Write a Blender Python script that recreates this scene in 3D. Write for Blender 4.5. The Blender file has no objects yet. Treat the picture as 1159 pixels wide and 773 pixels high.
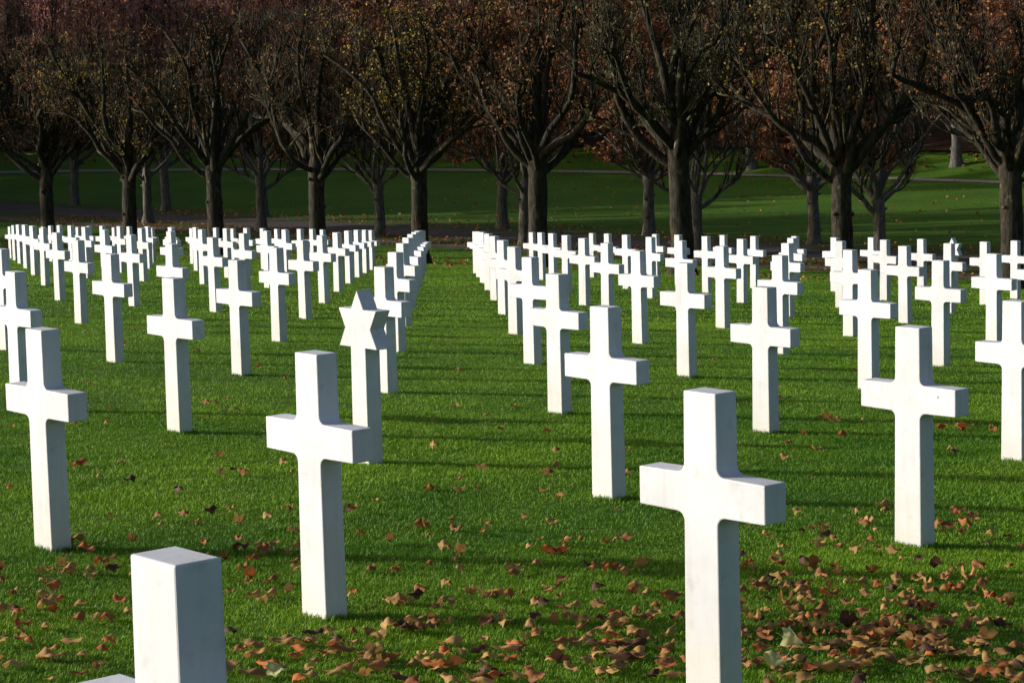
import bpy, bmesh, math, random
import numpy as np
from mathutils import Vector, Matrix

C = bpy.context.scene.collection
R = math.radians
rng = np.random.default_rng(7)
random.seed(7)

# ---------------------------------------------------------------- helpers
def link(name, me, mat=None, parent=None):
    o = bpy.data.objects.new(name, me)
    C.objects.link(o)
    if mat is not None:
        me.materials.clear()
        for m in (mat if isinstance(mat, (list, tuple)) else [mat]):
            me.materials.append(m)
    if parent is not None:
        o.parent = parent
    return o

def tag(o, label=None, cat=None, group=None, kind=None):
    if label: o['label'] = label
    if cat: o['category'] = cat
    if group: o['group'] = group
    if kind: o['kind'] = kind
    return o

def empty(name, loc, rz=0.0, scale=1.0):
    o = bpy.data.objects.new(name, None)
    o.empty_display_size = 0.3
    C.objects.link(o)
    o.location = loc
    o.rotation_euler = (0, 0, rz)
    o.scale = (scale, scale, scale)
    return o

def np_mesh(name, verts, loops, starts, colors=None, smooth=False):
    """fast mesh from numpy: verts (n,3), loops flat indices, starts of every polygon"""
    me = bpy.data.meshes.new(name)
    verts = np.asarray(verts, dtype=np.float32)
    loops = np.asarray(loops, dtype=np.int32)
    starts = np.asarray(starts, dtype=np.int32)
    me.vertices.add(len(verts)); me.vertices.foreach_set('co', verts.ravel())
    me.loops.add(len(loops)); me.loops.foreach_set('vertex_index', loops)
    me.polygons.add(len(starts)); me.polygons.foreach_set('loop_start', starts)
    if colors is not None:
        a = me.color_attributes.new('tint', 'FLOAT_COLOR', 'POINT')
        c = np.ones((len(verts), 4), dtype=np.float32); c[:, :3] = colors
        a.data.foreach_set('color', c.ravel())
    me.update(calc_edges=True)
    me.validate()
    if smooth:
        me.polygons.foreach_set('use_smooth', np.ones(len(starts), dtype=bool))
    return me

class Tubes:
    """collects tapered tubes and small leaf faces into one mesh"""
    def __init__(s):
        s.v = []; s.l = []; s.st = []; s.n = 0; s.nl = 0
    def tube(s, pts, rad, sides=6, bump=0.0, rnd=None):
        pts = [Vector(p) for p in pts]
        d0 = (pts[1] - pts[0]).normalized()
        ref = Vector((1, 0, 0)) if abs(d0.x) < 0.8 else Vector((0, 1, 0))
        a = d0.cross(ref).normalized()
        base = s.n
        k = len(pts)
        for i, p in enumerate(pts):
            d = (pts[min(i + 1, k - 1)] - pts[max(i - 1, 0)]).normalized()
            a = (a - d * a.dot(d)).normalized()
            b = d.cross(a)
            for j in range(sides):
                t = 2 * math.pi * j / sides
                r = rad[i] * (1 + (rnd.uniform(-bump, bump) if bump else 0))
                q = p + (a * math.cos(t) + b * math.sin(t)) * r
                s.v.append((q.x, q.y, q.z))
        for i in range(k - 1):
            for j in range(sides):
                j2 = (j + 1) % sides
                s.st.append(s.nl); s.nl += 4
                s.l += [base + i * sides + j, base + i * sides + j2, base + (i + 1) * sides + j2, base + (i + 1) * sides + j]
        s.st.append(s.nl); s.nl += sides
        s.l += [base + (k - 1) * sides + j for j in range(sides)]
        s.n += k * sides
    def leaf(s, p, u, w):
        """folded diamond leaf at p, along u, width direction w"""
        p = Vector(p)
        nrm = u.cross(w).normalized() * u.length * 0.18
        q = [p, p + u * 0.5 + w * 0.5 + nrm, p + u, p + u * 0.5 - w * 0.5 + nrm]
        s.v += [(x.x, x.y, x.z) for x in q]
        b = s.n
        s.l += [b, b + 1, b + 2, b, b + 2, b + 3]; s.st += [s.nl, s.nl + 3]; s.nl += 6; s.n += 4
    def mesh(s, name, smooth=True):
        return np_mesh(name, s.v, s.l, s.st, smooth=smooth)

# ---------------------------------------------------------------- materials
def new_mat(name, rough=0.8, spec=0.3):
    m = bpy.data.materials.new(name); m.use_nodes = True
    nt = m.node_tree; b = nt.nodes['Principled BSDF']
    b.inputs['Roughness'].default_value = rough
    b.inputs['Specular IOR Level'].default_value = spec
    return m, nt, b

def N(nt, typ, **kw):
    n = nt.nodes.new(typ)
    for k, v in kw.items():
        if hasattr(n, k) and k not in ('Scale', 'Detail'): setattr(n, k, v)
        else: n.inputs[k].default_value = v
    return n

def ramp(nt, stops):
    r = nt.nodes.new('ShaderNodeValToRGB')
    e = r.color_ramp.elements
    while len(e) < len(stops): e.new(0.5)
    for i, (p, c) in enumerate(stops):
        e[i].position = p; e[i].color = (*c, 1)
    return r

def mix(nt, a, b, fac, mode='MIX'):
    m = nt.nodes.new('ShaderNodeMix'); m.data_type = 'RGBA'; m.blend_type = mode
    for sock, val in ((m.inputs[0], fac), (m.inputs[6], a), (m.inputs[7], b)):
        if hasattr(val, 'is_output'): nt.links.new(val, sock)
        elif isinstance(val, (int, float)): sock.default_value = val
        else: sock.default_value = (*val, 1)
    return m.outputs[2]

def noise(nt, coord, scale, detail=4, rough=0.55):
    n = nt.nodes.new('ShaderNodeTexNoise')
    n.inputs['Scale'].default_value = scale; n.inputs['Detail'].default_value = detail
    n.inputs['Roughness'].default_value = rough
    if coord is not None: nt.links.new(coord, n.inputs['Vector'])
    return n.outputs['Fac']

def bump(nt, bsdf, h, strength, dist):
    b = nt.nodes.new('ShaderNodeBump')
    b.inputs['Strength'].default_value = strength; b.inputs['Distance'].default_value = dist
    nt.links.new(h, b.inputs['Height']); nt.links.new(b.outputs[0], bsdf.inputs['Normal'])

def mat_marble():
    m, nt, b = new_mat('white_marble', 0.55, 0.35)
    tc = nt.nodes.new('ShaderNodeTexCoord'); oi = nt.nodes.new('ShaderNodeObjectInfo')
    add = nt.nodes.new('ShaderNodeVectorMath'); add.operation = 'ADD'
    nt.links.new(tc.outputs['Object'], add.inputs[0])
    sc = nt.nodes.new('ShaderNodeVectorMath'); sc.operation = 'SCALE'
    nt.links.new(oi.outputs['Location'], sc.inputs[0]); sc.inputs['Scale'].default_value = 3.7
    nt.links.new(sc.outputs[0], add.inputs[1]); co = add.outputs[0]
    r1 = ramp(nt, [(0.35, (0.51, 0.52, 0.535)), (0.62, (0.61, 0.62, 0.635))])
    nt.links.new(noise(nt, co, 3.0, 6), r1.inputs[0])
    r2 = ramp(nt, [(0.57, (1, 1, 1)), (0.72, (0.80, 0.79, 0.77))])       # small grey blotches
    nt.links.new(noise(nt, co, 16, 5, 0.6), r2.inputs[0])
    c = mix(nt, r1.outputs[0], r2.outputs[0], 0.8, 'MULTIPLY')
    # rain streaks: noise stretched along the height
    mp = nt.nodes.new('ShaderNodeMapping'); mp.inputs['Scale'].default_value = (30, 30, 2.2)
    nt.links.new(co, mp.inputs[0])
    r3 = ramp(nt, [(0.5, (1, 1, 1)), (0.8, (0.86, 0.85, 0.82))])
    nt.links.new(noise(nt, mp.outputs[0], 1.0, 4), r3.inputs[0])
    c = mix(nt, c, r3.outputs[0], 0.9, 'MULTIPLY')
    # yellowish green stain above the turf, ragged upper edge
    sx = nt.nodes.new('ShaderNodeSeparateXYZ'); nt.links.new(tc.outputs['Object'], sx.inputs[0])
    nz = noise(nt, co, 7, 4)
    mm = nt.nodes.new('ShaderNodeMath'); mm.operation = 'MULTIPLY_ADD'
    nt.links.new(nz, mm.inputs[0]); mm.inputs[1].default_value = -0.55; nt.links.new(sx.outputs['Z'], mm.inputs[2])
    mr = nt.nodes.new('ShaderNodeMapRange')
    mr.inputs['From Min'].default_value = -0.30; mr.inputs['From Max'].default_value = 0.12
    mr.inputs['To Min'].default_value = 0.75; mr.inputs['To Max'].default_value = 0.0
    nt.links.new(mm.outputs[0], mr.inputs['Value'])
    c = mix(nt, c, (0.54, 0.52, 0.44), mr.outputs[0], 'MIX')
    r5 = ramp(nt, [(0.0, (0.90, 0.90, 0.89)), (1.0, (1.03, 1.03, 1.03))]); nt.links.new(oi.outputs['Random'], r5.inputs[0])
    c = mix(nt, c, r5.outputs[0], 1.0, 'MULTIPLY')
    nt.links.new(c, b.inputs['Base Color'])
    bump(nt, b, noise(nt, co, 60, 4), 0.12, 0.004)
    return m

def mat_bark(name, lo, hi, lichen, amt=0.62):
    m, nt, b = new_mat(name, 0.9, 0.15)
    tc = nt.nodes.new('ShaderNodeTexCoord')
    mp = nt.nodes.new('ShaderNodeMapping'); mp.inputs['Scale'].default_value = (9, 9, 2.2)
    nt.links.new(tc.outputs['Object'], mp.inputs[0])
    n1 = noise(nt, mp.outputs[0], 1.6, 8, 0.65)
    r = ramp(nt, [(0.35, lo), (0.68, hi)]); nt.links.new(n1, r.inputs[0])
    r2 = ramp(nt, [(amt, (0, 0, 0)), (amt + 0.1, (1, 1, 1))]); nt.links.new(noise(nt, tc.outputs['Object'], 2.6, 6, 0.6), r2.inputs[0])
    c = mix(nt, r.outputs[0], lichen, r2.outputs[0])
    nt.links.new(c, b.inputs['Base Color'])
    bump(nt, b, n1, 0.9, 0.05)
    return m

def mat_leafy(name, cols, scale=3.0, trans=0.25, rough=0.75):
    """small leaves or twigs: a colour that varies leaf by leaf"""
    m, nt, b = new_mat(name, rough, 0.2)
    g = nt.nodes.new('ShaderNodeNewGeometry')
    st = [(i / max(1, len(cols) - 1), c) for i, c in enumerate(cols)]
    r = ramp(nt, st); nt.links.new(g.outputs['Random Per Island'], r.inputs[0])
    nt.links.new(r.outputs[0], b.inputs['Base Color'])
    if trans:
        t = nt.nodes.new('ShaderNodeBsdfTranslucent'); nt.links.new(r.outputs[0], t.inputs['Color'])
        ms = nt.nodes.new('ShaderNodeMixShader'); ms.inputs[0].default_value = trans
        out = nt.nodes['Material Output']
        nt.links.new(b.outputs[0], ms.inputs[1]); nt.links.new(t.outputs[0], ms.inputs[2]); nt.links.new(ms.outputs[0], out.inputs[0])
    return m

def mat_tint(name, trans=0.3, rough=0.6, spec=0.25):
    m, nt, b = new_mat(name, rough, spec)
    a = nt.nodes.new('ShaderNodeAttribute'); a.attribute_name = 'tint'
    nt.links.new(a.outputs['Color'], b.inputs['Base Color'])
    if trans:
        t = nt.nodes.new('ShaderNodeBsdfTranslucent'); nt.links.new(a.outputs['Color'], t.inputs['Color'])
        ms = nt.nodes.new('ShaderNodeMixShader'); ms.inputs[0].default_value = trans
        out = nt.nodes['Material Output']
        nt.links.new(b.outputs[0], ms.inputs[1]); nt.links.new(t.outputs[0], ms.inputs[2]); nt.links.new(ms.outputs[0], out.inputs[0])
    return m

def mat_ground(name, stops, scale, stops2=None, scale2=0.4, rough=0.95, bs=0.5, bd=0.03):
    m, nt, b = new_mat(name, rough, 0.1)
    tc = nt.nodes.new('ShaderNodeTexCoord')
    n1 = noise(nt, tc.outputs['Object'], scale, 8, 0.65)
    r = ramp(nt, stops); nt.links.new(n1, r.inputs[0]); c = r.outputs[0]
    if stops2:
        r2 = ramp(nt, stops2); nt.links.new(noise(nt, tc.outputs['Object'], scale2, 4), r2.inputs[0])
        c = mix(nt, c, r2.outputs[0], 1.0, 'MULTIPLY')
    nt.links.new(c, b.inputs['Base Color'])
    bump(nt, b, n1, bs, bd)
    return m

def mat_fallen(name, a, b_, vein):
    m, nt, b = new_mat(name, 0.7, 0.25)
    tc = nt.nodes.new('ShaderNodeTexCoord'); oi = nt.nodes.new('ShaderNodeObjectInfo')
    add = nt.nodes.new('ShaderNodeVectorMath'); add.operation = 'ADD'
    nt.links.new(tc.outputs['Object'], add.inputs[0]); nt.links.new(oi.outputs['Location'], add.inputs[1])
    r = ramp(nt, [(0.3, a), (0.7, b_)]); nt.links.new(noise(nt, add.outputs[0], 28, 5, 0.6), r.inputs[0])
    r2 = ramp(nt, [(0.0, (0.6, 0.6, 0.6)), (1.0, (1.25, 1.2, 1.1))]); nt.links.new(oi.outputs['Random'], r2.inputs[0])
    c = mix(nt, r.outputs[0], r2.outputs[0], 1.0, 'MULTIPLY')
    r3 = ramp(nt, [(0.62, (0, 0, 0)), (0.7, (1, 1, 1))]); nt.links.new(noise(nt, add.outputs[0], 60, 3), r3.inputs[0])
    c = mix(nt, c, vein, r3.outputs[0])
    nt.links.new(c, b.inputs['Base Color'])
    t = nt.nodes.new('ShaderNodeBsdfTranslucent'); nt.links.new(c, t.inputs['Color'])
    ms = nt.nodes.new('ShaderNodeMixShader'); ms.inputs[0].default_value = 0.2
    out = nt.nodes['Material Output']
    nt.links.new(b.outputs[0], ms.inputs[1]); nt.links.new(t.outputs[0], ms.inputs[2]); nt.links.new(ms.outputs[0], out.inputs[0])
    return m

M_MARBLE = mat_marble()
M_BARK_DARK = mat_bark('dark_bark', (0.008, 0.007, 0.005), (0.062, 0.052, 0.033), (0.18, 0.165, 0.09))
M_BARK_GREY = mat_bark('grey_bark', (0.05, 0.044, 0.034), (0.17, 0.155, 0.125), (0.2, 0.185, 0.115), 0.66)
M_TWIG_DARK = mat_bark('dark_twig_bark', (0.014, 0.013, 0.008), (0.05, 0.043, 0.025), (0.16, 0.145, 0.075), 0.56)
M_CHIP = new_mat('pitted_stone')[0]; M_CHIP.node_tree.nodes['Principled BSDF'].inputs['Base Color'].default_value = (0.06, 0.055, 0.05, 1)
M_TWIG_RED = mat_bark('reddish_twig_bark', (0.06, 0.032, 0.02), (0.16, 0.085, 0.052), (0.15, 0.10, 0.06), 0.66)

# ---------------------------------------------------------------- the lie of the land (camera stands at x=y=0)
HC = 1.63
QQ = (-1.63029, -0.0306817, -0.052473, -0.142526e-3, -0.174609e-3, -0.765483e-6)
NX, NY = 0.7594, 0.6505            # unit vector across the rows of graves, away from the camera
def field(x, y):
    return QQ[0] + QQ[1]*x + QQ[2]*y + QQ[3]*y*y + QQ[4]*x*y + QQ[5]*y**3
def smooth(t):
    t = np.clip(t, 0, 1); return t*t*(3 - 2*t)
def road_y(x):
    xc = np.clip(x, -30, 25)
    return 113.7 - 0.765*xc - 0.01178*xc*xc + (x - xc)*np.where(x > 0, -1.354, -0.06)
def gz(x, y):
    x = np.asarray(x, float); y = np.asarray(y, float)
    p = NX*x + NY*y; t = NY*x - NX*y
    P0, P1 = 36.5, 47.5
    pc = np.minimum(p, P0); tc = np.clip(t, -95, 10)
    xe = NX*pc + NY*np.where(p > P0, tc, t); ye = NY*pc - NX*np.where(p > P0, tc, t)
    z0 = field(xe, ye)
    far = -5.75 - 0.22*np.clip((-29 - t)/35, -0.5, 1.5)
    s = np.clip((p - P0)/(P1 - P0), 0, 1); L = P1 - P0
    h00 = 2*s**3 - 3*s**2 + 1; h10 = s**3 - 2*s**2 + s; h01 = -2*s**3 + 3*s**2
    zb = h00*z0 + h10*L*(-0.06) + h01*far
    yp = (54 - NX*x)/NY
    yr = np.maximum(road_y(x), yp + 6)
    f = smooth((y - yp)/(yr - yp))
    zl = far + (-5.5 - far)*f
    e = np.maximum(y - yr - 1.2, 0)
    bank = 0.13*np.minimum(e, 14) + 0.30*np.maximum(e - 14, 0)
    z = np.where(p <= P0, z0, np.where(p < P1, zb, zl + bank))
    return z + HC
def gz1(x, y): return float(gz(x, y))

def sheet(name, xs, ys, keep=None, lift=0.0, fn=None):
    X, Y = np.meshgrid(xs, ys)
    if fn is not None: X, Y = fn(X, Y)
    Z = gz(X, Y) + lift
    ny, nx = X.shape
    v = np.c_[X.ravel(), Y.ravel(), Z.ravel()]
    i = (np.arange(ny - 1)[:, None]*nx + np.arange(nx - 1)[None, :]).ravel()
    q = np.c_[i, i + 1, i + nx + 1, i + nx]
    return np_mesh(name, v, q.ravel(), np.arange(len(q))*4, smooth=True)

xs = np.unique(np.r_[np.arange(-160, -30, 4.0), np.arange(-30, 30, 0.5), np.arange(30, 130, 4.0)])
ys = np.unique(np.r_[np.arange(-16, 4, 1.0), np.arange(4, 64, 0.5), np.arange(64, 130, 1.0), np.arange(130, 330, 5.0)])
M_LAWN = mat_ground('lawn_turf', [(0.3, (0.030, 0.085, 0.005)), (0.7, (0.08, 0.155, 0.011))], 9.0,
                    [(0.3, (0.7, 0.75, 0.7)), (0.75, (1.15, 1.1, 0.9))], 0.35, 0.95, 0.8, 0.05)
M_HILL = mat_ground('hill_floor', [(0.3, (0.035, 0.022, 0.015)), (0.7, (0.10, 0.058, 0.036))], 1.5,
                    [(0.35, (0.7, 0.7, 0.7)), (0.7, (1.2, 1.1, 1.0))], 0.15, 1.0, 0.9, 0.2)
M_ASPHALT = mat_ground('path_asphalt', [(0.3, (0.05, 0.043, 0.036)), (0.7, (0.10, 0.086, 0.073))], 14,
                       [(0.4, (0.8, 0.8, 0.8)), (0.7, (1.15, 1.1, 1.05))], 0.9, 0.9, 0.4, 0.01)
M_GRAVEL = mat_ground('path_gravel', [(0.3, (0.07, 0.055, 0.042)), (0.7, (0.15, 0.12, 0.095))], 18,
                      [(0.4, (0.8, 0.75, 0.7)), (0.7, (1.1, 1.05, 1.0))], 1.2, 0.95, 0.6, 0.02)
M_ROAD = mat_ground('road_surface', [(0.3, (0.20, 0.175, 0.15)), (0.7, (0.31, 0.28, 0.245))], 7,
                    [(0.4, (0.75, 0.73, 0.7)), (0.7, (1.1, 1.05, 1.0))], 0.4, 0.9, 0.4, 0.01)
M_STRIP = mat_ground('leafy_verge', [(0.42, (0.035, 0.07, 0.012)), (0.55, (0.06, 0.07, 0.02)), (0.7, (0.15, 0.085, 0.035))], 2.6,
                     None, 1, 1.0, 0.9, 0.05)
tag(link('lawn', sheet('lawn', xs, ys), M_LAWN), kind='structure')
def band(name, p0, p1, lift, mat, t0=-120, t1=25):
    me = sheet(name, np.linspace(p0, p1, 9), np.arange(t0, t1, 1.0), lift=lift,
               fn=lambda P, T: (NX*P + NY*T, NY*P - NX*T))
    return tag(link(name, me, mat), kind='structure')
band('verge', 46.2, 54.0, 0.012, M_STRIP)
band('gravel_path', 46.75, 47.6, 0.02, M_GRAVEL)
band('asphalt_path', 49.2, 52.2, 0.02, M_ASPHALT)
def along_road(X, E): return X, np.maximum(road_y(X), (54 - NX*X)/NY + 6) + E
tag(link('road', sheet('road', np.arange(-70, 60, 1.0), np.linspace(-1.1, 1.1, 7), lift=0.03, fn=along_road), M_ROAD), kind='structure')
tag(link('hillside', sheet('hillside', np.arange(-110, 90, 2.0), np.r_[np.arange(7.5, 30, 1.5), np.arange(30, 190, 5.0)], lift=0.12, fn=along_road), M_HILL), kind='structure')

# y from, y to, blades per square metre, height, width, segments
GRASS = [(5.8, 10.5, 22000, 0.024, 0.0026, 2), (10.5, 17, 10000, 0.024, 0.0036, 2), (17, 30, 3500, 0.025, 0.006, 1), (30, 74, 800, 0.027, 0.014, 1)]
WOODS = [(-62, -34, 100, 142, 180), (-60, -36, 89, 92, 4)]
SUN_ELEV, SUN_AZIM, SUN_POWER, SKY_STRENGTH, EXPOSURE = 14.5, 279.0, 5.0, 0.15, 0.14
AIR, OZ = 0.6, 0.6
LEAVES = [(-3.39,18.85,1),(-2.24,17.54,3),(-2.1,16.76,2),(-2.1,16.12,1),(-2.92,16.99,1),(-2.72,15.72,1),(-3.27,15.29,1),(-2.95,15.75,1),(-2.14,14.43,1),(-2.45,13.43,2),
 (-2.29,12.7,2),(-1.72,13.72,1),(-1.59,13.2,1),(-1.41,13.3,2),(-1.25,13.08,1),(-1.76,12.23,1),(-2.66,12.31,1),(-1.12,11.56,1),(-1.4,11.5,1),(-1.57,11.26,2),
 (-1.67,11.05,2),(-1.95,11.24,1),(-1.2,11.28,1),(-1.21,10.82,2),(-0.82,11.5,2),(-2.07,10.28,2),(-1.98,10.49,1),(-1.71,10.38,1),(-1.39,10.39,1),(-1.19,10.23,4),
 (-1.13,10.29,4),(-1.02,10.16,2),(-0.95,9.92,1),(-2.08,9.57,5),(-1.95,9.48,4),(-1.87,9.63,4),(-1.77,9.63,2),(-1.68,9.89,3),(-1.65,9.48,2),(-1.13,9.71,2),
 (-1.02,9.61,2),(-1.85,9.24,1),(-1.95,8.93,2),(-1.78,8.77,4),(-1.7,8.65,5),(-1.62,8.7,4),(-1.56,8.7,3),(-0.92,9.24,4),(-0.85,8.93,2),(-1.11,9.18,2),
 (-1.84,8.3,2),(-1.72,8.06,3),(-1.58,7.82,6),(-1.53,7.92,3),(-1.45,7.86,3),(-1.01,8.26,3),(-0.93,8.04,3),(-0.86,8.01,6),(-1.36,8.06,2),(-0.8,7.56,4),
 (-0.73,7.59,4),(-0.73,8.23,4),(-0.64,8.16,5),(-0.97,7.88,2),(-1.61,7.57,3),(-0.68,7.92,1),(-1.04,8.3,1),(0.0,17.35,1),(-0.19,16.42,1),(-0.08,15.48,1),
 (0.22,15.43,1),(0.25,14.2,1),(-0.49,14.43,1),(-0.19,13.36,1),(0.18,13.17,1),(-0.46,12.43,1),(-0.31,12.73,1),(-0.29,12.28,1),(-0.21,12.41,1),(0.15,12.31,1),
 (0.23,12.07,1),(-0.82,11.55,1),(0.5,11.61,1),(0.04,11.27,1),(0.17,11.12,1),(-0.13,11.1,2),(-0.72,10.72,1),(-0.4,10.98,3),(-0.4,10.65,1),(-0.16,10.75,1),
 (0.25,10.59,2),(0.31,10.53,3),(0.49,10.6,1),(-0.03,10.17,2),(0.15,10.26,1),(0.21,10.07,2),(-0.26,10.0,1),(-0.24,9.74,1),(-0.61,9.72,1),(-0.51,9.69,1),
 (-0.38,9.83,1),(0.03,9.8,2),(0.07,9.46,2),(0.18,9.51,1),(0.29,9.81,3),(0.37,9.82,3),(0.52,9.77,2),(-0.65,9.2,1),(-0.54,9.12,4),(-0.42,9.08,2),
 (-0.29,9.3,1),(-0.18,9.13,3),(-0.23,8.87,2),(-0.12,9.05,1),(0.02,9.0,3),(0.06,8.83,2),(0.27,9.06,3),(0.36,9.15,3),(0.46,9.29,3),(0.38,8.89,4),
 (0.55,8.98,2),(0.6,9.07,1),(-0.56,8.77,1),(-0.04,8.55,3),(0.03,8.64,3),(-0.44,8.39,3),(-0.31,8.39,4),(-0.2,8.43,3),(-0.62,8.16,4),(-0.5,8.2,3),
 (0.06,8.27,1),(0.18,8.23,3),(0.31,8.56,4),(0.34,8.34,3),(0.42,8.45,5),(0.47,8.42,3),(0.53,8.61,3),(0.34,8.12,3),(0.41,8.06,3),(-0.53,7.89,3),
 (-0.46,7.85,4),(-0.4,7.83,4),(-0.32,7.8,4),(-0.24,7.86,5),(-0.2,8.07,3),(-0.16,7.7,6),(0.11,7.87,2),(0.18,7.68,2),(0.36,7.81,4),(0.49,7.79,6),
 (0.55,8.09,4),(-0.01,8.08,1),(-0.49,7.6,2),(-0.35,7.6,2),(2.13,18.29,2),(2.14,16.39,3),(2.25,16.4,2),(2.55,16.57,2),(1.89,15.26,1),(1.91,14.64,2),
 (2.16,15.2,2),(1.72,14.81,1),(1.61,13.97,1),(2.91,16.03,4),(3.17,15.92,4),(2.67,14.44,3),(3.01,15.91,1),(1.75,11.78,2),(1.84,11.64,1),(1.39,11.55,1),
 (1.1,10.87,3),(1.15,10.81,1),(1.31,10.87,3),(1.39,10.82,3),(1.61,11.08,3),(1.76,11.18,2),(2.1,11.52,4),(2.2,11.45,3),(2.03,11.07,2),(2.21,11.11,3),
 (2.1,10.77,2),(2.27,10.8,1),(1.18,10.39,1),(1.43,10.29,3),(1.53,10.29,3),(0.97,10.11,2),(1.03,9.95,3),(1.08,9.8,2),(1.19,9.8,2),(1.36,9.81,5),
 (1.4,9.61,4),(1.55,9.86,2),(1.74,10.09,1),(0.91,9.31,5),(0.98,9.35,4),(1.05,9.32,5),(1.07,9.18,4),(1.19,9.5,3),(1.26,9.42,3),(1.49,9.43,3),
 (1.66,9.53,4),(1.68,9.48,2),(1.85,9.72,4),(2.05,9.89,3),(2.25,10.44,1),(1.68,9.2,4),(1.78,9.25,3),(1.87,9.29,5),(1.4,9.01,4),(1.51,9.06,3),
 (0.88,8.83,5),(0.99,8.87,4),(1.04,8.67,4),(0.86,8.5,4),(0.91,8.35,6),(1.26,8.72,3),(1.24,8.45,4),(1.35,8.52,6),(1.39,8.41,5),(1.5,8.57,3),
 (1.61,8.61,5),(1.79,8.9,3),(1.84,8.54,2),(1.03,8.4,6),(1.11,8.32,3),(0.82,8.14,5),(0.79,8.0,4),(1.0,8.01,6),(1.06,8.07,2),(0.93,7.67,4),
 (1.03,7.77,6),(1.19,8.04,5),(1.24,8.01,3),(1.43,8.16,6),(1.5,8.3,4),(1.51,8.16,4),(1.38,8.02,3),(1.43,7.78,5),(1.5,7.82,6),(1.56,7.75,3),
 (1.71,8.02,3),(1.64,7.63,3),(0.55,8.06,4),(0.53,7.79,3)]

# ---------------------------------------------------------------- camera
FPX = 2686.70
PITCH, ROLL = 0.119979, 0.025094
cp, sp, cr, sr = math.cos(PITCH), math.sin(PITCH), math.cos(ROLL), math.sin(ROLL)
right0 = Vector((1, 0, 0)); up0 = Vector((0, sp, cp)); fwd = Vector((0, cp, -sp))
cx = right0*cr - up0*sr; cy = right0*sr + up0*cr; cz = -fwd
camd = bpy.data.cameras.new('camera'); cam = bpy.data.objects.new('camera', camd); C.objects.link(cam)
cam.matrix_world = Matrix(((cx.x, cy.x, cz.x, 0), (cx.y, cy.y, cz.y, 0), (cx.z, cy.z, cz.z, HC), (0, 0, 0, 1)))
camd.sensor_width = 36.0; camd.lens = FPX/1159*36.0
camd.clip_start = 0.1; camd.clip_end = 2000
bpy.context.scene.camera = cam
def pix(x, y, z):
    d = Vector((x, y, z - HC)); D = d.dot(fwd)
    if D < 0.2: return (9e9, 9e9)
    return 579.5 + FPX*d.dot(cx)/D, 386.5 - FPX*d.dot(cy)/D

# ---------------------------------------------------------------- the headstones
TH = 0.86321
def shaft_half(z): return (0.1555 - 0.0155*z)/2
def make_cross(name):
    S, ah, at, r = 0.546, 0.616, 0.742, 0.031
    o = [(shaft_half(-0.35), -0.35)]
    w = shaft_half(ah)
    for k in range(7):
        a = math.pi/2*k/6
        o.append((w + r - r*math.cos(a), ah - r + r*math.sin(a)))
    o += [(S/2, ah + 0.002), (S/2, at - 0.002)]
    w = shaft_half(at)
    for k in range(7):
        a = math.pi/2*(6 - k)/6
        o.append((w + r - r*math.cos(a), at + r - r*math.sin(a)))
    o.append((shaft_half(1.0), 1.0))
    o = o + [(-x, z) for x, z in reversed(o)]
    return prism(name, o, lambda z: (0.099 - 0.007*z)/2)
def prism(name, outline, half):
    bm = bmesh.new()
    f = [bm.verts.new((x, -half(z), z)) for x, z in outline]
    b = [bm.verts.new((x, half(z), z)) for x, z in outline]
    bm.faces.new(f); bm.faces.new(list(reversed(b)))
    n = len(outline)
    for i in range(n):
        j = (i + 1) % n
        bm.faces.new((f[j], f[i], b[i], b[j]))
    bmesh.ops.recalc_face_normals(bm, faces=bm.faces)
    ed = [e for e in bm.edges if len(e.link_faces) == 2 and e.calc_face_angle() > R(30)]
    bmesh.ops.bevel(bm, geom=ed, offset=0.0045, segments=2, profile=0.5, affect='EDGES', clamp_overlap=True)
    bmesh.ops.triangulate(bm, faces=[f for f in bm.faces if len(f.verts) > 4])
    me = bpy.data.meshes.new(name); bm.to_mesh(me); bm.free()
    return me
def make_star(name):
    Rr, zc = 0.209, 0.798; V = 1.07
    pts = []
    for k in range(12):
        a = math.pi/2 - k*math.pi/6
        rr = Rr if k % 2 == 0 else Rr/math.sqrt(3)
        pts.append((rr*math.cos(a), zc + V*rr*math.sin(a)))
    w = 0.071
    # clockwise from the top: right half down to the inner notch, then the shaft, then the left half up
    rt = [pts[i] for i in range(0, 5)]; lt = [pts[i] for i in range(8, 12)]
    zin = zc - V*Rr/2
    o = rt + [(w, zin), (w + 0.006, -0.35), (-w - 0.006, -0.35), (-w, zin)] + lt
    return prism(name, o, lambda z: 0.0525)

NEAR = {(-1,0):(-0.571,3.896,-1.815),(-2,1):(-2.052,10.319,-2.136),(-1,1):(-0.729,8.734,-2.075),(0,1):(0.607,7.267,-2.044),
 (0,2):(0.486,12.188,-2.299),(0,3):(0.332,16.888,-2.558),(1,2):(1.808,10.603,-2.256),(2,3):(3.01,14.054,-2.526),(1,3):(1.682,15.673,-2.568),
 (1,4):(1.514,20.448,-2.819),(2,4):(2.908,19.221,-2.802),(-2,2):(-2.19,15.374,-2.382),(-2,3):(-2.335,20.256,-2.681)}
LAT = (0.755156, 2.35465, 1.33161, -1.55453, -0.141189, 4.90763)
ORD = ['first','second','third','fourth','fifth','sixth','seventh','eighth','ninth','tenth','eleventh','twelfth','thirteenth']
HERO = {
 (-1,0): 'nearest white marble cross, only its head and one arm tip inside the frame',
 (0,1): 'largest white marble cross, foot below the frame, standing among the thickest leaves at right',
 (-1,1): 'large white marble cross with its whole shaft seen, just before the star headstone',
 (-2,1): 'whole white marble cross nearest the left edge, a dry leaf at its foot',
 (0,2): 'white marble cross just behind the largest cross, right of the grass aisle',
 (1,2): 'large white marble cross at right with a small dark chip on its arm, leaves below',
 (2,3): 'white marble cross cut by the right edge, beside the large cross with the chipped arm',
}
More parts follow.
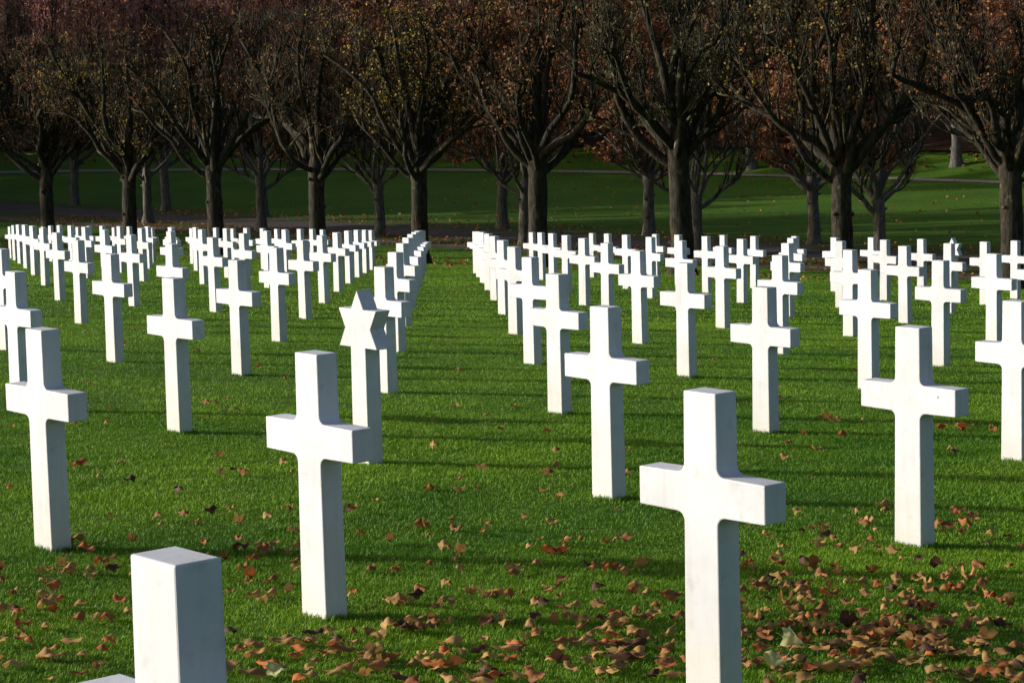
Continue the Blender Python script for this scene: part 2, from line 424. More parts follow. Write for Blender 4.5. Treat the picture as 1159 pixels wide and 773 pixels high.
STARS = {(-1,2): 'white marble six pointed star headstone in the left half, tilted face above a plain shaft',
         (7,11): 'small distant white six pointed star headstone among crosses at far right before the trees'}
STARS[(-1,2)] = 'large white marble six pointed star headstone on a square shaft, behind a cross at left'
m_cross = make_cross('headstone_cross'); m_cross.materials.append(M_MARBLE)
m_star = make_star('headstone_star'); m_star.materials.append(M_MARBLE)
seen = []
for i in range(-12, 10):
    for k in range(0, 12):
        if (i, k) in NEAR: x, y, z = NEAR[(i, k)]; z += HC
        else:
            x = LAT[0] + i*LAT[2] + k*LAT[4]; y = LAT[1] + i*LAT[3] + k*LAT[5]; z = gz1(x, y)
        if y < 3: continue
        a = pix(x, y, z); b = pix(x, y, z + 1.0)
        m = 0.24*FPX/y
        if a[0] < -m or b[0] > 1159 + m or b[0] < -m or b[1] > 790: continue
        inside = 0 < b[0] < 1159 or 0 < a[0] < 1159
        seen.append((i, k, x, y, z))
first = {}
for i, k, *_ in seen: first[i] = min(k, first.get(i, 99))
for i, k, x, y, z in seen:
    star = (i, k) in STARS
    o = bpy.data.objects.new('headstone_star' if star else 'headstone_cross', m_star if star else m_cross)
    C.objects.link(o)
    g = random.Random(i*100 + k)
    o.location = (x, y, z)
    o.rotation_euler = (0, 0, -TH) if (i, k) in NEAR else (g.uniform(-.006, .006), g.uniform(-.008, .008), -TH + g.uniform(-.015, .015))
    side = 'left' if i < 0 else 'right'; n = -i if i < 0 else i + 1
    if star: lab = STARS[(i, k)]
    elif (i, k) in HERO: lab = HERO[(i, k)]
    else: lab = 'white cross, %s from the front in the %s file %s of the aisle' % (ORD[k - first[i]], ORD[n - 1], side)
    tag(o, lab, 'headstone', 'white headstones in rows on the lawn')
    if (i, k) == (1, 2):                 # the small dark pit in the face of its right arm
        bm = bmesh.new(); bmesh.ops.create_icosphere(bm, subdivisions=2, radius=0.0045)
        for v in bm.verts: v.co.y *= 0.3; v.co.z *= 0.8
        me = bpy.data.meshes.new('chip'); bm.to_mesh(me); bm.free()
        c = link('chip', me, M_CHIP, o); c.location = (0.176, -0.0475, 0.70)

# ---------------------------------------------------------------- grass (one mesh of blades)
def vnoise(x, y, s, seed):
    r = np.random.default_rng(seed); T = r.random((64, 64))
    u = x/s; v = y/s; i = np.floor(u).astype(int); j = np.floor(v).astype(int)
    a = u - i; b = v - j; a = a*a*(3 - 2*a); b = b*b*(3 - 2*b)
    g = lambda ii, jj: T[ii % 64, jj % 64]
    return (g(i, j)*(1-a) + g(i+1, j)*a)*(1-b) + (g(i, j+1)*(1-a) + g(i+1, j+1)*a)*b
def blades(y0, y1, dens, hgt, wid, segs, at=None):
    if at is None:
        # sample points in the wedge the camera sees plus a margin at each side
        half = lambda y: 0.222*y + 1.0 + 0.02*y
        ymid = np.linspace(y0, y1, 200); area = np.trapezoid(2*half(ymid), ymid) if hasattr(np, 'trapezoid') else np.trapz(2*half(ymid), ymid)
        n = int(area*dens)
        w = half(ymid); cdf = np.cumsum(w); cdf = cdf/cdf[-1]
        y = np.interp(rng.random(n), cdf, ymid); x = (rng.random(n)*2 - 1)*half(y)
        keep = (NX*x + NY*y) < 46.6
        x, y = x[keep], y[keep]
        cl = vnoise(x, y, 0.16, 3)*0.6 + vnoise(x, y, 0.05, 5)*0.4
        keep = rng.random(len(x)) < 0.35 + 0.9*cl
        x, y, cl = x[keep], y[keep], cl[keep]; n = len(x)
    else:
        x, y = at; n = len(x); cl = 0.5 + 0.5*rng.random(n)
    z = gz(x, y)
    h = hgt*(0.55 + 0.5*cl + 0.35*(vnoise(x, y, 0.7, 21) - .5))*(0.6 + 0.7*rng.random(n))
    az = rng.random(n)*2*math.pi
    lean = (0.25 + 0.75*rng.random(n)**1.2)
    dx, dy = np.cos(az), np.sin(az)
    wv = wid*(0.7 + 0.6*rng.random(n))/2
    faz = az + math.pi/2 + rng.normal(0, 0.5, n)
    px, py = np.cos(faz)*wv, np.sin(faz)*wv
    big = vnoise(x, y, 1.7, 11)*0.55 + vnoise(x, y, 0.45, 12)*0.45
    t = np.clip((0.62*(big - .5)*1.9 + .31) + 0.38*rng.random(n), 0, 1)[:, None]
    col = np.array([0.046, 0.150, 0.005])*(1 - t) + np.array([0.195, 0.35, 0.012])*t
    dry = (rng.random(n) < 0.03)[:, None]
    col = np.where(dry, np.array([0.23, 0.20, 0.075])*(0.6 + 0.5*rng.random((n, 1))), col)
    base = np.c_[x, y, z - 0.004]
    if segs == 2:
        m = base + np.c_[dx*h*lean*0.32, dy*h*lean*0.32, h*0.62]
        tip = base + np.c_[dx*h*lean, dy*h*lean, h*(1.08 - 0.28*lean)]
        pw = np.c_[px, py, np.zeros(n)]
        v = np.stack([base - pw, base + pw, m + pw*0.8, m - pw*0.8, tip], 1)
        k = 5; lo = np.array([0, 1, 2, 3, 3, 2, 4]); st = np.array([0, 4]); nl = 7
    else:
        tip = base + np.c_[dx*h*lean*0.8, dy*h*lean*0.8, h]
        pw = np.c_[px, py, np.zeros(n)]
        v = np.stack([base - pw, base + pw, tip], 1)
        k = 3; lo = np.array([0, 1, 2]); st = np.array([0]); nl = 3
    return v.reshape(-1, 3), np.repeat(col, k, 0), lo, st, k, nl, n
V, CO, LO, ST = [], [], [], []; nv = 0; nl0 = 0
# longer blades the mower missed, close against the stones
ex, ey = [], []
for (i, k), (x0, y0, z0) in NEAR.items():
    m = 420; a = rng.random(m)*4; e = a % 1*2 - 1; side_ = a.astype(int); off = np.abs(rng.normal(0, .016, m)) + .002
    hw, hd = .078, .05
    lx = np.where(side_ == 0, e*hw, np.where(side_ == 1, e*hw, np.where(side_ == 2, -hw - off, hw + off)))
    ly = np.where(side_ == 0, -hd - off, np.where(side_ == 1, hd + off, e*hd))
    ex.append(x0 + lx*math.cos(TH) + ly*math.sin(TH)); ey.append(y0 - lx*math.sin(TH) + ly*math.cos(TH))
EDGE = (0, 0, 0, 0.033, 0.003, 2, (np.concatenate(ex), np.concatenate(ey)))
for spec in GRASS + [EDGE]:
    v, c, lo, st, k, nl, n = blades(*spec)
    V.append(v); CO.append(c)
    LO.append((np.arange(n)[:, None]*k + lo[None, :] + nv).ravel())
    ST.append((np.arange(n)[:, None]*nl + st[None, :] + nl0).ravel())
    nv += n*k; nl0 += n*nl
M_GRASS = mat_tint('grass_blades', 0.22, 0.6, 0.2)
go = link('grass', np_mesh('grass', np.concatenate(V), np.concatenate(LO), np.concatenate(ST), np.concatenate(CO)), M_GRASS)
tag(go, 'short green mown grass between the white headstones', 'grass', kind='stuff')
del V, CO, LO, ST

# ---------------------------------------------------------------- fallen leaves
def leaf_mesh(name, seed, kind):
    g = random.Random(seed); bm = bmesh.new()
    nA, nR = 30, 5
    cup = g.uniform(1.2, 3.2); flip = -1 if g.random() < 0.55 else 1; axis = g.uniform(0, math.pi); twist = g.uniform(-1.1, 1.1); wav = g.uniform(0.08, 0.22); ph = g.uniform(0, 6)
    def rad(a):      # a = 0 at the tip, pi at the stalk; five pointed lobes
        if kind == 0:
            lob = max(math.cos(2.5*a)**2 if abs(a) < 2.6 else 0.12, 0.30)
            e = 0.60 + 0.40*lob**1.3
            e *= 1.0 - 0.22*abs(a)/math.pi
            return e*(1 + 0.07*math.sin(17*a + ph))
        return (0.62 + 0.38*abs(math.cos(a))**1.4)*(1 + 0.05*math.sin(13*a + ph))*(0.9 if abs(a) > 1.6 else 1)
    c0 = None; rings = []
    def shape(x, y):
        u = x*math.cos(axis) + y*math.sin(axis); v = -x*math.sin(axis) + y*math.cos(axis)
        th = u*cup                       # roll the blade up about one axis
        rr = 1/max(cup, 0.05)
        X = rr*math.sin(th); Z = rr*(1 - math.cos(th))
        Z += twist*u*v*0.4 + wav*math.sin(5*v + ph)*math.cos(4*u) + 0.10*math.sin(3.1*u + 2.3*v + ph)
        Z *= flip
        return (X*math.cos(axis) - v*math.sin(axis), X*math.sin(axis) + v*math.cos(axis), Z)
    ctr = bm.verts.new(shape(0, 0))
    for r in range(1, nR + 1):
        ring = []
        for j in range(nA):
            a = -math.pi + 2*math.pi*j/nA
            q = rad(a)*r/nR
            x, y = q*math.cos(a), q*math.sin(a)
            p = shape(x, y)
            ring.append(bm.verts.new((p[0], p[1], p[2] + g.uniform(-.05, .05)*r/nR)))
        rings.append(ring)
    for j in range(nA):
        j2 = (j + 1) % nA
        bm.faces.new((ctr, rings[0][j], rings[0][j2]))
        for r in range(nR - 1):
            bm.faces.new((rings[r][j], rings[r+1][j], rings[r+1][j2], rings[r][j2]))
    # stalk
    s0 = Vector(shape(-0.45, 0)); L = g.uniform(0.5, 0.95); d = Vector((-1, g.uniform(-.4, .4), g.uniform(-.1, .5))).normalized()
    prev = None
    for q in range(4):
        c = s0 + d*L*q/3 + Vector((0, 0, 0.12*(q/3)**2)); w = 0.028 - 0.004*q
        cur = [bm.verts.new(c + Vector((0, w*math.cos(t), w*math.sin(t)))) for t in (0, 2.1, 4.2)]
        if prev:
            for t in range(3): bm.faces.new((prev[t], prev[(t+1) % 3], cur[(t+1) % 3], cur[t]))
        prev = cur
    zs = sorted(v.co.z for v in bm.verts); lowz = zs[len(zs)//12]
    for v in bm.verts: v.co.z -= lowz
    for f in bm.faces: f.smooth = True
    me = bpy.data.meshes.new(name); bm.to_mesh(me); bm.free()
    return me
LEAFMAT = [
 (mat_fallen('tan_leaf', (0.27, 0.145, 0.042), (0.50, 0.31, 0.10), (0.22, 0.11, 0.035)), 'tan', 0.50),
 (mat_fallen('brown_leaf', (0.20, 0.08, 0.024), (0.38, 0.17, 0.055), (0.10, 0.05, 0.025)), 'brown', 0.28),
 (mat_fallen('russet_leaf', (0.27, 0.07, 0.018), (0.45, 0.15, 0.035), (0.15, 0.04, 0.015)), 'russet', 0.13),
 (mat_fallen('dark_leaf', (0.05, 0.024, 0.012), (0.12, 0.055, 0.025), (0.03, 0.018, 0.01)), 'dark', 0.09)]
M_PALE = mat_fallen('pale_green_leaf', (0.34, 0.38, 0.15), (0.52, 0.53, 0.27), (0.40, 0.36, 0.16))
shapes = []
for s in range(12):
    shapes.append([leaf_mesh('fallen_leaf', 40 + s, 0 if s % 2 else 1) for _ in range(1)][0])
leafmesh = []
for m, cn, p in LEAFMAT:
    row = []
    for me in shapes:
        c = me.copy(); c.materials.append(m); row.append(c)
    leafmesh.append(row)
g = random.Random(5)
spots = []
for x, y, n in LEAVES:
    for q in range(n):
        sgm = 0.0 if n == 1 else 0.10
        spots.append((x + g.gauss(0, sgm), y + g.gauss(0, sgm*1.3)))
for _ in range(60):                       # a thin scatter further back over the lawn
    y = g.uniform(11, 46); x = g.uniform(-0.23, 0.23)*y
    if NX*x + NY*y < 46: spots.append((x, y))
for _ in range(170):                      # the thick drift at right, and a thinner one in the middle
    if g.random() < .68: spots.append((g.uniform(0.75, 2.0), g.gauss(8.2, .5)))
    else: spots.append((g.uniform(-.45, .55), g.gauss(8.0, .45)))
for _ in range(12):
    y = g.uniform(7.2, 11.5); x = g.uniform(-0.24, 0.24)*y
    spots.append((x, y))
spots.sort(key=lambda s: s[1])
WHERE = [((0.607,7.267), 0.75, 'beside the largest cross'), ((1.808,10.603), 0.7, 'near the cross with the chipped arm'),
         ((-0.729,8.734), 0.6, 'near the cross before the star headstone'), ((-2.052,10.319), 0.7, 'near the whole cross at the left edge'),
         ((0.486,12.188), 0.7, 'near the cross behind the largest cross'), ((-0.571,3.896), 1.2, 'beside the nearest cross head')]
def pick(g):
    q = g.random(); a = 0
    for k, (_, _, p) in enumerate(LEAFMAT):
        a += p
        if q < a: return k
    return 0
litter_parts = [[] for _ in LEAFMAT]
nleaf = 0
for x, y in spots:
    px, py = pix(x, y, gz1(x, y))
    k = pick(g); me = g.choice(leafmesh[k]); sc = g.choice([0.026, 0.032, 0.039, 0.046])*g.uniform(0.85, 1.15)
    rot = (g.uniform(-.22, .22), g.uniform(-.22, .22), g.uniform(0, 6.28))
    z = gz1(x, y) + 0.016 + g.uniform(0, 0.018)
    infr = -20 < px < 1180 and py < 790
    if nleaf < 297 and infr:
        o = bpy.data.objects.new('fallen_leaf', me); C.objects.link(o)
        o.location = (x, y, z); o.rotation_euler = rot; o.scale = (sc*1.22, sc, sc*0.7)
        w = 'lying on grass at left' if px < 330 else ('lying on grass in the middle' if px < 700 else 'lying on grass at right')
        for (wx, wy), rr, s in WHERE:
            if math.hypot(x - wx, y - wy) < rr: w = s; break
        else: w += (', close to the bottom edge' if py > 690 else (', some way from the bottom edge' if py > 600 else ', well back among the crosses'))
        big = 'large' if sc > 0.039 else 'small'
        tag(o, '%s curled dry %s leaf %s' % (big, LEAFMAT[k][1], w), 'fallen leaf', 'fallen leaves on the grass')
        nleaf += 1
    else:
        M = Matrix.LocRotScale(Vector((x, y, z)), Matrix.Rotation(rot[2], 3, 'Z') @ Matrix.Rotation(rot[1], 3, 'Y') @ Matrix.Rotation(rot[0], 3, 'X'), Vector((sc,)*3))
        litter_parts[k].append((me, M))
for j, (x, y, w) in enumerate([(0.944, 8.129, 'upright pale green leaf among brown ones right of the largest cross'),
                            (0.856, 7.709, 'flat pale yellow green leaf at the foot of the largest cross, near bottom edge'),
                            (-0.80, 7.55, 'pale green leaf among brown ones near the nearest cross head at left')]):
    c = shapes[[1, 4, 7][j]].copy(); c.materials.append(M_PALE)
    o = bpy.data.objects.new('fallen_leaf', c); C.objects.link(o)
    o.location = (x, y, gz1(x, y) + 0.045); o.rotation_euler = [(1.1, 0.2, 0.3), (0.3, 0.2, 2.0), (0.8, 0.1, -0.4)][j]
    s = [0.062, 0.06, 0.045][j]; o.scale = (s, s, s)
    tag(o, w, 'fallen leaf', 'fallen leaves on the grass')
# the rest of the litter, and what has blown onto the verges by the paths: one object
g2 = random.Random(77)
for _ in range(4200):
    p = g2.choice([g2.uniform(46.0, 49.4), g2.uniform(51.9, 55.0), g2.uniform(38.5, 43.5), g2.uniform(47.4, 49.3), g2.uniform(54, 76)]); t = g2.uniform(-85, -8)
    x, y = NX*p + NY*t, NY*p - NX*t
    if not (30 < y < 110 and abs(x) < 0.26*y): continue
    k = g2.choice([0, 0, 1, 2, 2]); sc = g2.uniform(0.05, 0.085)
    M = Matrix.LocRotScale(Vector((x, y, gz1(x, y) + 0.05)), Matrix.Rotation(g2.uniform(0, 6.28), 3, 'Z') @ Matrix.Rotation(g2.uniform(-.7, .7), 3, 'X'), Vector((sc,)*3))
    litter_parts[k].append((g2.choice(leafmesh[k]), M))
for _ in range(3800):                      # drifts on the bank beyond the pale road
    x = g2.uniform(-40, 40); y = float(max(road_y(x), (54 - NX*x)/NY + 6)) + 1.3 + 12*g2.random()**.6
    if abs(x) > 0.25*y: continue
    k = g2.choice([1, 1, 2, 3]); sc = g2.uniform(0.07, 0.14)
    M = Matrix.LocRotScale(Vector((x, y, gz1(x, y) + 0.05)), Matrix.Rotation(g2.uniform(0, 6.28), 3, 'Z') @ Matrix.Rotation(g2.uniform(-.7, .7), 3, 'X'), Vector((sc,)*3))
    litter_parts[k].append((g2.choice(leafmesh[k]), M))
LV, LL, LS, LM = [], [], [], []; nv = 0; nl = 0
for k, lst in enumerate(litter_parts):
    for me, M in lst:
        co = np.empty(len(me.vertices)*3, np.float32); me.vertices.foreach_get('co', co); co = co.reshape(-1, 3)
        A = np.array(M); co = co @ A[:3, :3].T + A[:3, 3]
        lo = np.empty(len(me.loops), np.int32); me.loops.foreach_get('vertex_index', lo)
        st = np.empty(len(me.polygons), np.int32); me.polygons.foreach_get('loop_start', st)
        LV.append(co); LL.append(lo + nv); LS.append(st + nl); LM.append(np.full(len(st), k, np.int32)); nv += len(co); nl += len(lo)
lme = np_mesh('leaf_litter', np.concatenate(LV), np.concatenate(LL), np.concatenate(LS), smooth=True)
lo_ = link('leaf_litter', lme, [m for m, _, _ in LEAFMAT])
lme.polygons.foreach_set('material_index', np.concatenate(LM))
tag(lo_, 'scattered dry brown and russet leaves further back on the grass and verges', 'leaf litter', kind='stuff')

# ---------------------------------------------------------------- trees
def rot_dir(d, ang, az):
    d = d.normalized(); ref = Vector((0, 0, 1)) if abs(d.z) < 0.9 else Vector((1, 0, 0))
    a = d.cross(ref).normalized(); b = d.cross(a)
    return (d*math.cos(ang) + (a*math.cos(az) + b*math.sin(az))*math.sin(ang)).normalized()
def grow(g, p, d, L, r0, r1, n, wob, lift, top, wide, low=-9):
    pts = [Vector(p)]; d = Vector(d).normalized()
    for i in range(n):
        d = (d + Vector((g.gauss(0, wob), g.gauss(0, wob), g.gauss(0, wob) + lift))).normalized()
        q = pts[-1] + d*L/n
        if q.z > top: break
        if q.z < low: d.z = abs(d.z) + 0.25; d.normalize(); q = pts[-1] + d*L/n
        h = math.hypot(q.x, q.y)
        if h > wide: d = (d - Vector((q.x, q.y, 0))/h*0.7 + Vector((0, 0, 0.4))).normalized(); q = pts[-1] + d*L/n*0.6
        pts.append(q)
    if len(pts) < 2: pts.append(pts[0] + d*0.1)
    k = len(pts) - 1
    return pts, [r0 + (r1 - r0)*i/k for i in range(k + 1)]
def tree_meshes(seed, H, fork, rt, wide, nprim, nsec, nshoot, leafcols, nleaf, leafz, tuft=(0, 0), lsize=0.085, tw=0.015):
    g = random.Random(seed)
    T, B, F = Tubes(), Tubes(), Tubes()
    # trunk with root flare and knobs
    n = 9; pts, rad = [], []
    lx, ly = g.uniform(-.12, .12), g.uniform(-.12, .12)
    for i in range(n + 1):
        z = -0.4 + (fork + 0.5)*i/n
        f = max(0, z)/fork
        pts.append((lx*f*f + g.uniform(-.012, .012), ly*f*f + g.uniform(-.012, .012), z))
        rad.append(rt*(1.0 + 0.45*math.exp(-max(z, -.1)*5) - 0.12*f + (0.16 if i == n - 1 else 0)))
    rad[-1] *= 0.7
    T.tube(pts, rad, 14, 0.07, g)
    for _ in range(5):
        a = g.uniform(0, 6.28); z = g.uniform(0.5, fork); i = int((z + .4)/(fork + .5)*n)
        c = Vector((rad[i]*.75*math.cos(a), rad[i]*.75*math.sin(a), z))
        T.tube([c, c + Vector((math.cos(a), math.sin(a), .3))*0.1], [rt*.28, rt*.16], 7, 0.15, g)
    top = Vector(pts[-2])
    prim = []
    for q in range(nprim):
        az = 2*math.pi*(q + g.uniform(-.3, .3))/nprim*1.0 + seed
        el = [0.25, 0.95, 0.55, 1.12, 0.38, 1.05, 0.7, 1.22, 0.48, 0.88][q % 10] + g.uniform(-.1, .1)
        st = top + Vector((0, 0, -0.35*(1 - el) + g.uniform(-.15, .15)))
        d = Vector((math.cos(az)*math.cos(el), math.sin(az)*math.cos(el), math.sin(el)))
        L = (H - fork)*g.uniform(0.9, 1.12)*(1.0 if el > 0.5 else 0.75)
        P, rr = grow(g, st, d, L, rt*g.uniform(.28, .50), rt*.18, 10, 0.18, 0.04 + 0.03*(el < .5), H - .4, wide, fork - .1)
        T.tube(P, rr, 8, 0.10, g); prim.append((P, rr))
    P, rr = grow(g, top - Vector((0, 0, .2)), (g.uniform(-.1, .1), g.uniform(-.1, .1), 1), H - fork, rt*.62, rt*.12, 9, 0.08, 0.05, H - .3, wide)
    T.tube(P, rr, 9, 0.10, g); prim.append((P, rr))
    ends = []
    sec = []
    for P, rr in prim:
        for q in range(nsec):
            i = min(len(P) - 1, max(1, int(g.uniform(0.2, 1.0)*len(P))))
            d0 = (P[i] - P[i - 1]).normalized()
            d = rot_dir(d0, g.uniform(.4, 1.0), g.uniform(0, 6.28)); d.z += 0.25
            S, sr_ = grow(g, P[i], d, g.uniform(.6, 1.7), max(rr[i]*.55, .022), .014, 6, 0.17, 0.12, H - .15, wide + .2, fork)
            B.tube(S, sr_, 5); sec.append((S, sr_))
    for S, sr_ in sec + prim:
        ns = nshoot if (S, sr_) in sec[:0] or len(sr_) < 8 else nshoot
        for q in range(ns):
            i = min(len(S) - 1, max(1, int(g.uniform(0.25, 1.05)*len(S))))
            d0 = (S[i] - S[i - 1]).normalized()
            d = rot_dir(d0, g.uniform(.2, .8), g.uniform(0, 6.28)); d = (d*0.6 + Vector((g.gauss(0, .22), g.gauss(0, .22), 0.75))).normalized()
            W, wr = grow(g, S[i], d, g.uniform(.3, 1.0), tw, tw*.42, 4, 0.12, 0.06, H + g.uniform(-.2, .15), wide + .35, fork)
            B.tube(W, wr, 3); ends.append(W)
    for P, rr in prim + sec:               # bushy heads of short shoots where the tree is cut back
        for q in range(tuft[0] if len(rr) > 7 else tuft[1]):
            i = min(len(P) - 1, max(1, int(g.uniform(0.7, 1.02)*len(P))))
            d = Vector((g.gauss(0, .6), g.gauss(0, .6), g.gauss(.55, .45))).normalized()
            W, wr = grow(g, P[i], d, g.uniform(.2, .55), tw*.9, tw*.4, 2, 0.18, 0.05, H + g.uniform(-.1, .2), wide + .4, fork)
            B.tube(W, wr, 3); ends.append(W)
    for q in range(nleaf):
        W = g.choice(ends); p = W[g.randrange(1, len(W))]
        if not (leafz[0] < p.z < leafz[1]) and g.random() < 0.85: continue
        cl = g.randrange(1, 4)
        for _ in range(cl):
            u = Vector((g.gauss(0, 1), g.gauss(0, 1), g.gauss(-.4, .8))).normalized()*lsize*g.uniform(.6, 1.3)
            w = u.cross(Vector((g.gauss(0, 1), g.gauss(0, 1), g.gauss(0, 1)))).normalized()*u.length*0.75
            F.leaf(p + Vector((g.gauss(0, .04), g.gauss(0, .04), g.gauss(0, .04))), u, w)
    return T.mesh('trunk'), B.mesh('crown'), (F.mesh('foliage', False) if F.n else None)
M_L_OLIVE = mat_leafy('olive_yellow_leaves', [(0.08, 0.075, 0.02), (0.21, 0.17, 0.035), (0.38, 0.26, 0.045), (0.21, 0.10, 0.03)])
M_L_RUST = mat_leafy('rust_brown_leaves', [(0.08, 0.036, 0.018), (0.18, 0.075, 0.03), (0.30, 0.13, 0.042), (0.13, 0.07, 0.028)])
M_L_RED = mat_leafy('russet_hanging_leaves', [(0.13, 0.05, 0.025), (0.29, 0.11, 0.045), (0.42, 0.19, 0.07), (0.18, 0.085, 0.04)])
M_L_GREEN = mat_leafy('dull_green_leaves', [(0.03, 0.038, 0.013), (0.07, 0.08, 0.02), (0.12, 0.11, 0.03), (0.08, 0.045, 0.02)])
def place(proto, x, y, rz, sc, bark, twig, fol, label, group, name='tree'):
    r = empty(name, (x, y, gz1(x, y) - 0.02), rz, sc)
    tag(r, label, 'tree', group)
    for nm, me, m in (('trunk', proto[0], bark), ('crown', proto[1], twig), ('foliage', proto[2], fol)):
        if me is None: continue
        c = me.copy() if me.materials and me.materials[0] is not m else me
        if not c.materials: c.materials.append(m)
        elif c is not me: c.materials.clear(); c.materials.append(m)
        o = bpy.data.objects.new(nm, c); C.objects.link(o); o.parent = r
    return r
def on_row(px, p):
    u = (px - 579.5)/FPX
    y = p/(NX*u + NY); return u*y, y
FRONT = [tree_meshes(s, 7.4, 3.0, 0.25, 2.8, 14, 8, ns, None, nl, lz, (26, 6)) for s, ns, nl, lz in ((3, 10, 1600, (2.9, 7)), (8, 7, 3000, (3.4, 7.4)), (13, 7, 2200, (2.9, 6.5)), (21, 6, 2400, (3.8, 7.4)), (34, 4, 1100, (3.2, 7)))]
g = random.Random(9)
frow = [(-40, 0, 1), (57, 1, 0), (150, 2, 4), (247, 4, 0), (362, 0, 2), (478, 3, 1), (612, 1, 2), (775, 2, 3), (957, 4, 1), (1150, 0, 2)]
FW = ['leftmost of the front row, half out of frame', 'second from the left in the front row', 'third from the left in the front row', 'fourth from the left in the front row',
      'left of the star headstone in the front row', 'standing just left of the central grass aisle', 'just right of the central aisle, orange leaves in its crown',
      'with thick double ridged trunk right of the centre', 'with wide open limbs, second from the right in front', 'at the right edge, trunk half cut by the frame']
for j, (px, a, fm) in enumerate(frow):
    x, y = on_row(px, 41.1)
    sc = {7: 1.12, 6: 1.05}.get(j, 1.0)*g.uniform(.97, 1.03)
    fol = [M_L_RUST, M_L_OLIVE, M_L_RUST, M_L_GREEN, M_L_OLIVE][fm]
    place(FRONT[a], x, y, g.uniform(0, 6.28), sc, M_BARK_DARK, M_TWIG_DARK, fol, 'dark pruned tree ' + FW[j], 'pruned trees in the front row')
MID = [tree_meshes(s, 5.8, 2.0, 0.18, 2.2, 8, 7, 8, None, 420, (1.8, 5), (12, 4), lsize=.08) for s in (5, 17, 29)]
mrow = [(171, 1), (299, 2), (433, 0), (597, 1), (792, 2), (1000, 0)]
MW = ['thin and dark, between the second and third front trees', 'with a pale lit trunk, left of the star headstone', 'with a pale straight trunk and low side branch, beside the aisle',
      'forking low into several pale stems, right of the aisle', 'mostly hidden behind the thick double ridged trunk', 'forking low, right of the tree with wide open limbs']
for j, (px, a) in enumerate(mrow):
    x, y = on_row(px, 48.6)
    place(MID[a], x, y, g.uniform(0, 6.28), g.uniform(.95, 1.05), M_BARK_GREY, M_TWIG_DARK, M_L_OLIVE if j in (2, 3) else M_L_RUST, 'smaller grey barked tree ' + MW[j], 'trees between the two paths')
BACK = [tree_meshes(s, 6.2, 2.1, 0.19, 2.7, 9, 7, 8, None, 5200, (2.0, 5.8), (12, 4), lsize=.12) for s in (41, 53)]
brow = [(89, 0), (192, 1), (302, 0), (572, 0), (738, 1), (925, 0)]
BW = ['far left, beyond the asphalt path', 'second from the left beyond the asphalt path', 'third from the left beyond the asphalt path',
      'with a thin straight trunk between aisle and low forked tree', 'with a dark trunk widening upwards, left of the double ridged trunk', 'leaning slightly left, left of the wide limbed tree']
for j, (px, a) in enumerate(brow):
    x, y = on_row(px, 53.3)
    place(BACK[a], x, y, g.uniform(0, 6.28), g.uniform(.95, 1.05), M_BARK_GREY, M_TWIG_RED if j > 2 else M_TWIG_DARK, M_L_RED if j > 2 else M_L_RUST, 'brown leaved tree ' + BW[j], 'trees beyond the asphalt path')
rrow = [(513, 4.0), (705, 3.5), (770, 5.0), (855, 2.6), (1087, 4.5), (640, 7.5), (940, 6.5), (1015, 8.5), (420, 6.5)]
RW = ['behind the front tree left of the aisle', 'first right of the forked tree', 'just left of the thick double ridged trunk', 'with the palest trunk, right of the centre', 'near the right edge', 'set back between the forked tree and the ridged trunk', 'set back left of the wide limbed tree', 'set back right of the wide limbed tree', 'set back behind the tree left of the star']
RP = [tree_meshes(s, 8.0, 1.9, 0.24, 4.4, 11, 9, 8, None, 9000, (1.6, 8), (12, 4), lsize=.16) for s in (61, 73)]
for j, (px, e) in enumerate(rrow):
    u = (px - 579.5)/FPX; y = 110.0
    for _ in range(30): y = float(max(road_y(u*y), (54 - NX*u*y)/NY + 6)) + e
    place(RP[j % 2], u*y, y, g.uniform(0, 6.28), g.uniform(.95, 1.1), M_BARK_GREY, M_TWIG_RED, M_L_RED, 'russet tree beyond the pale road ' + RW[j], 'trees beyond the pale road')

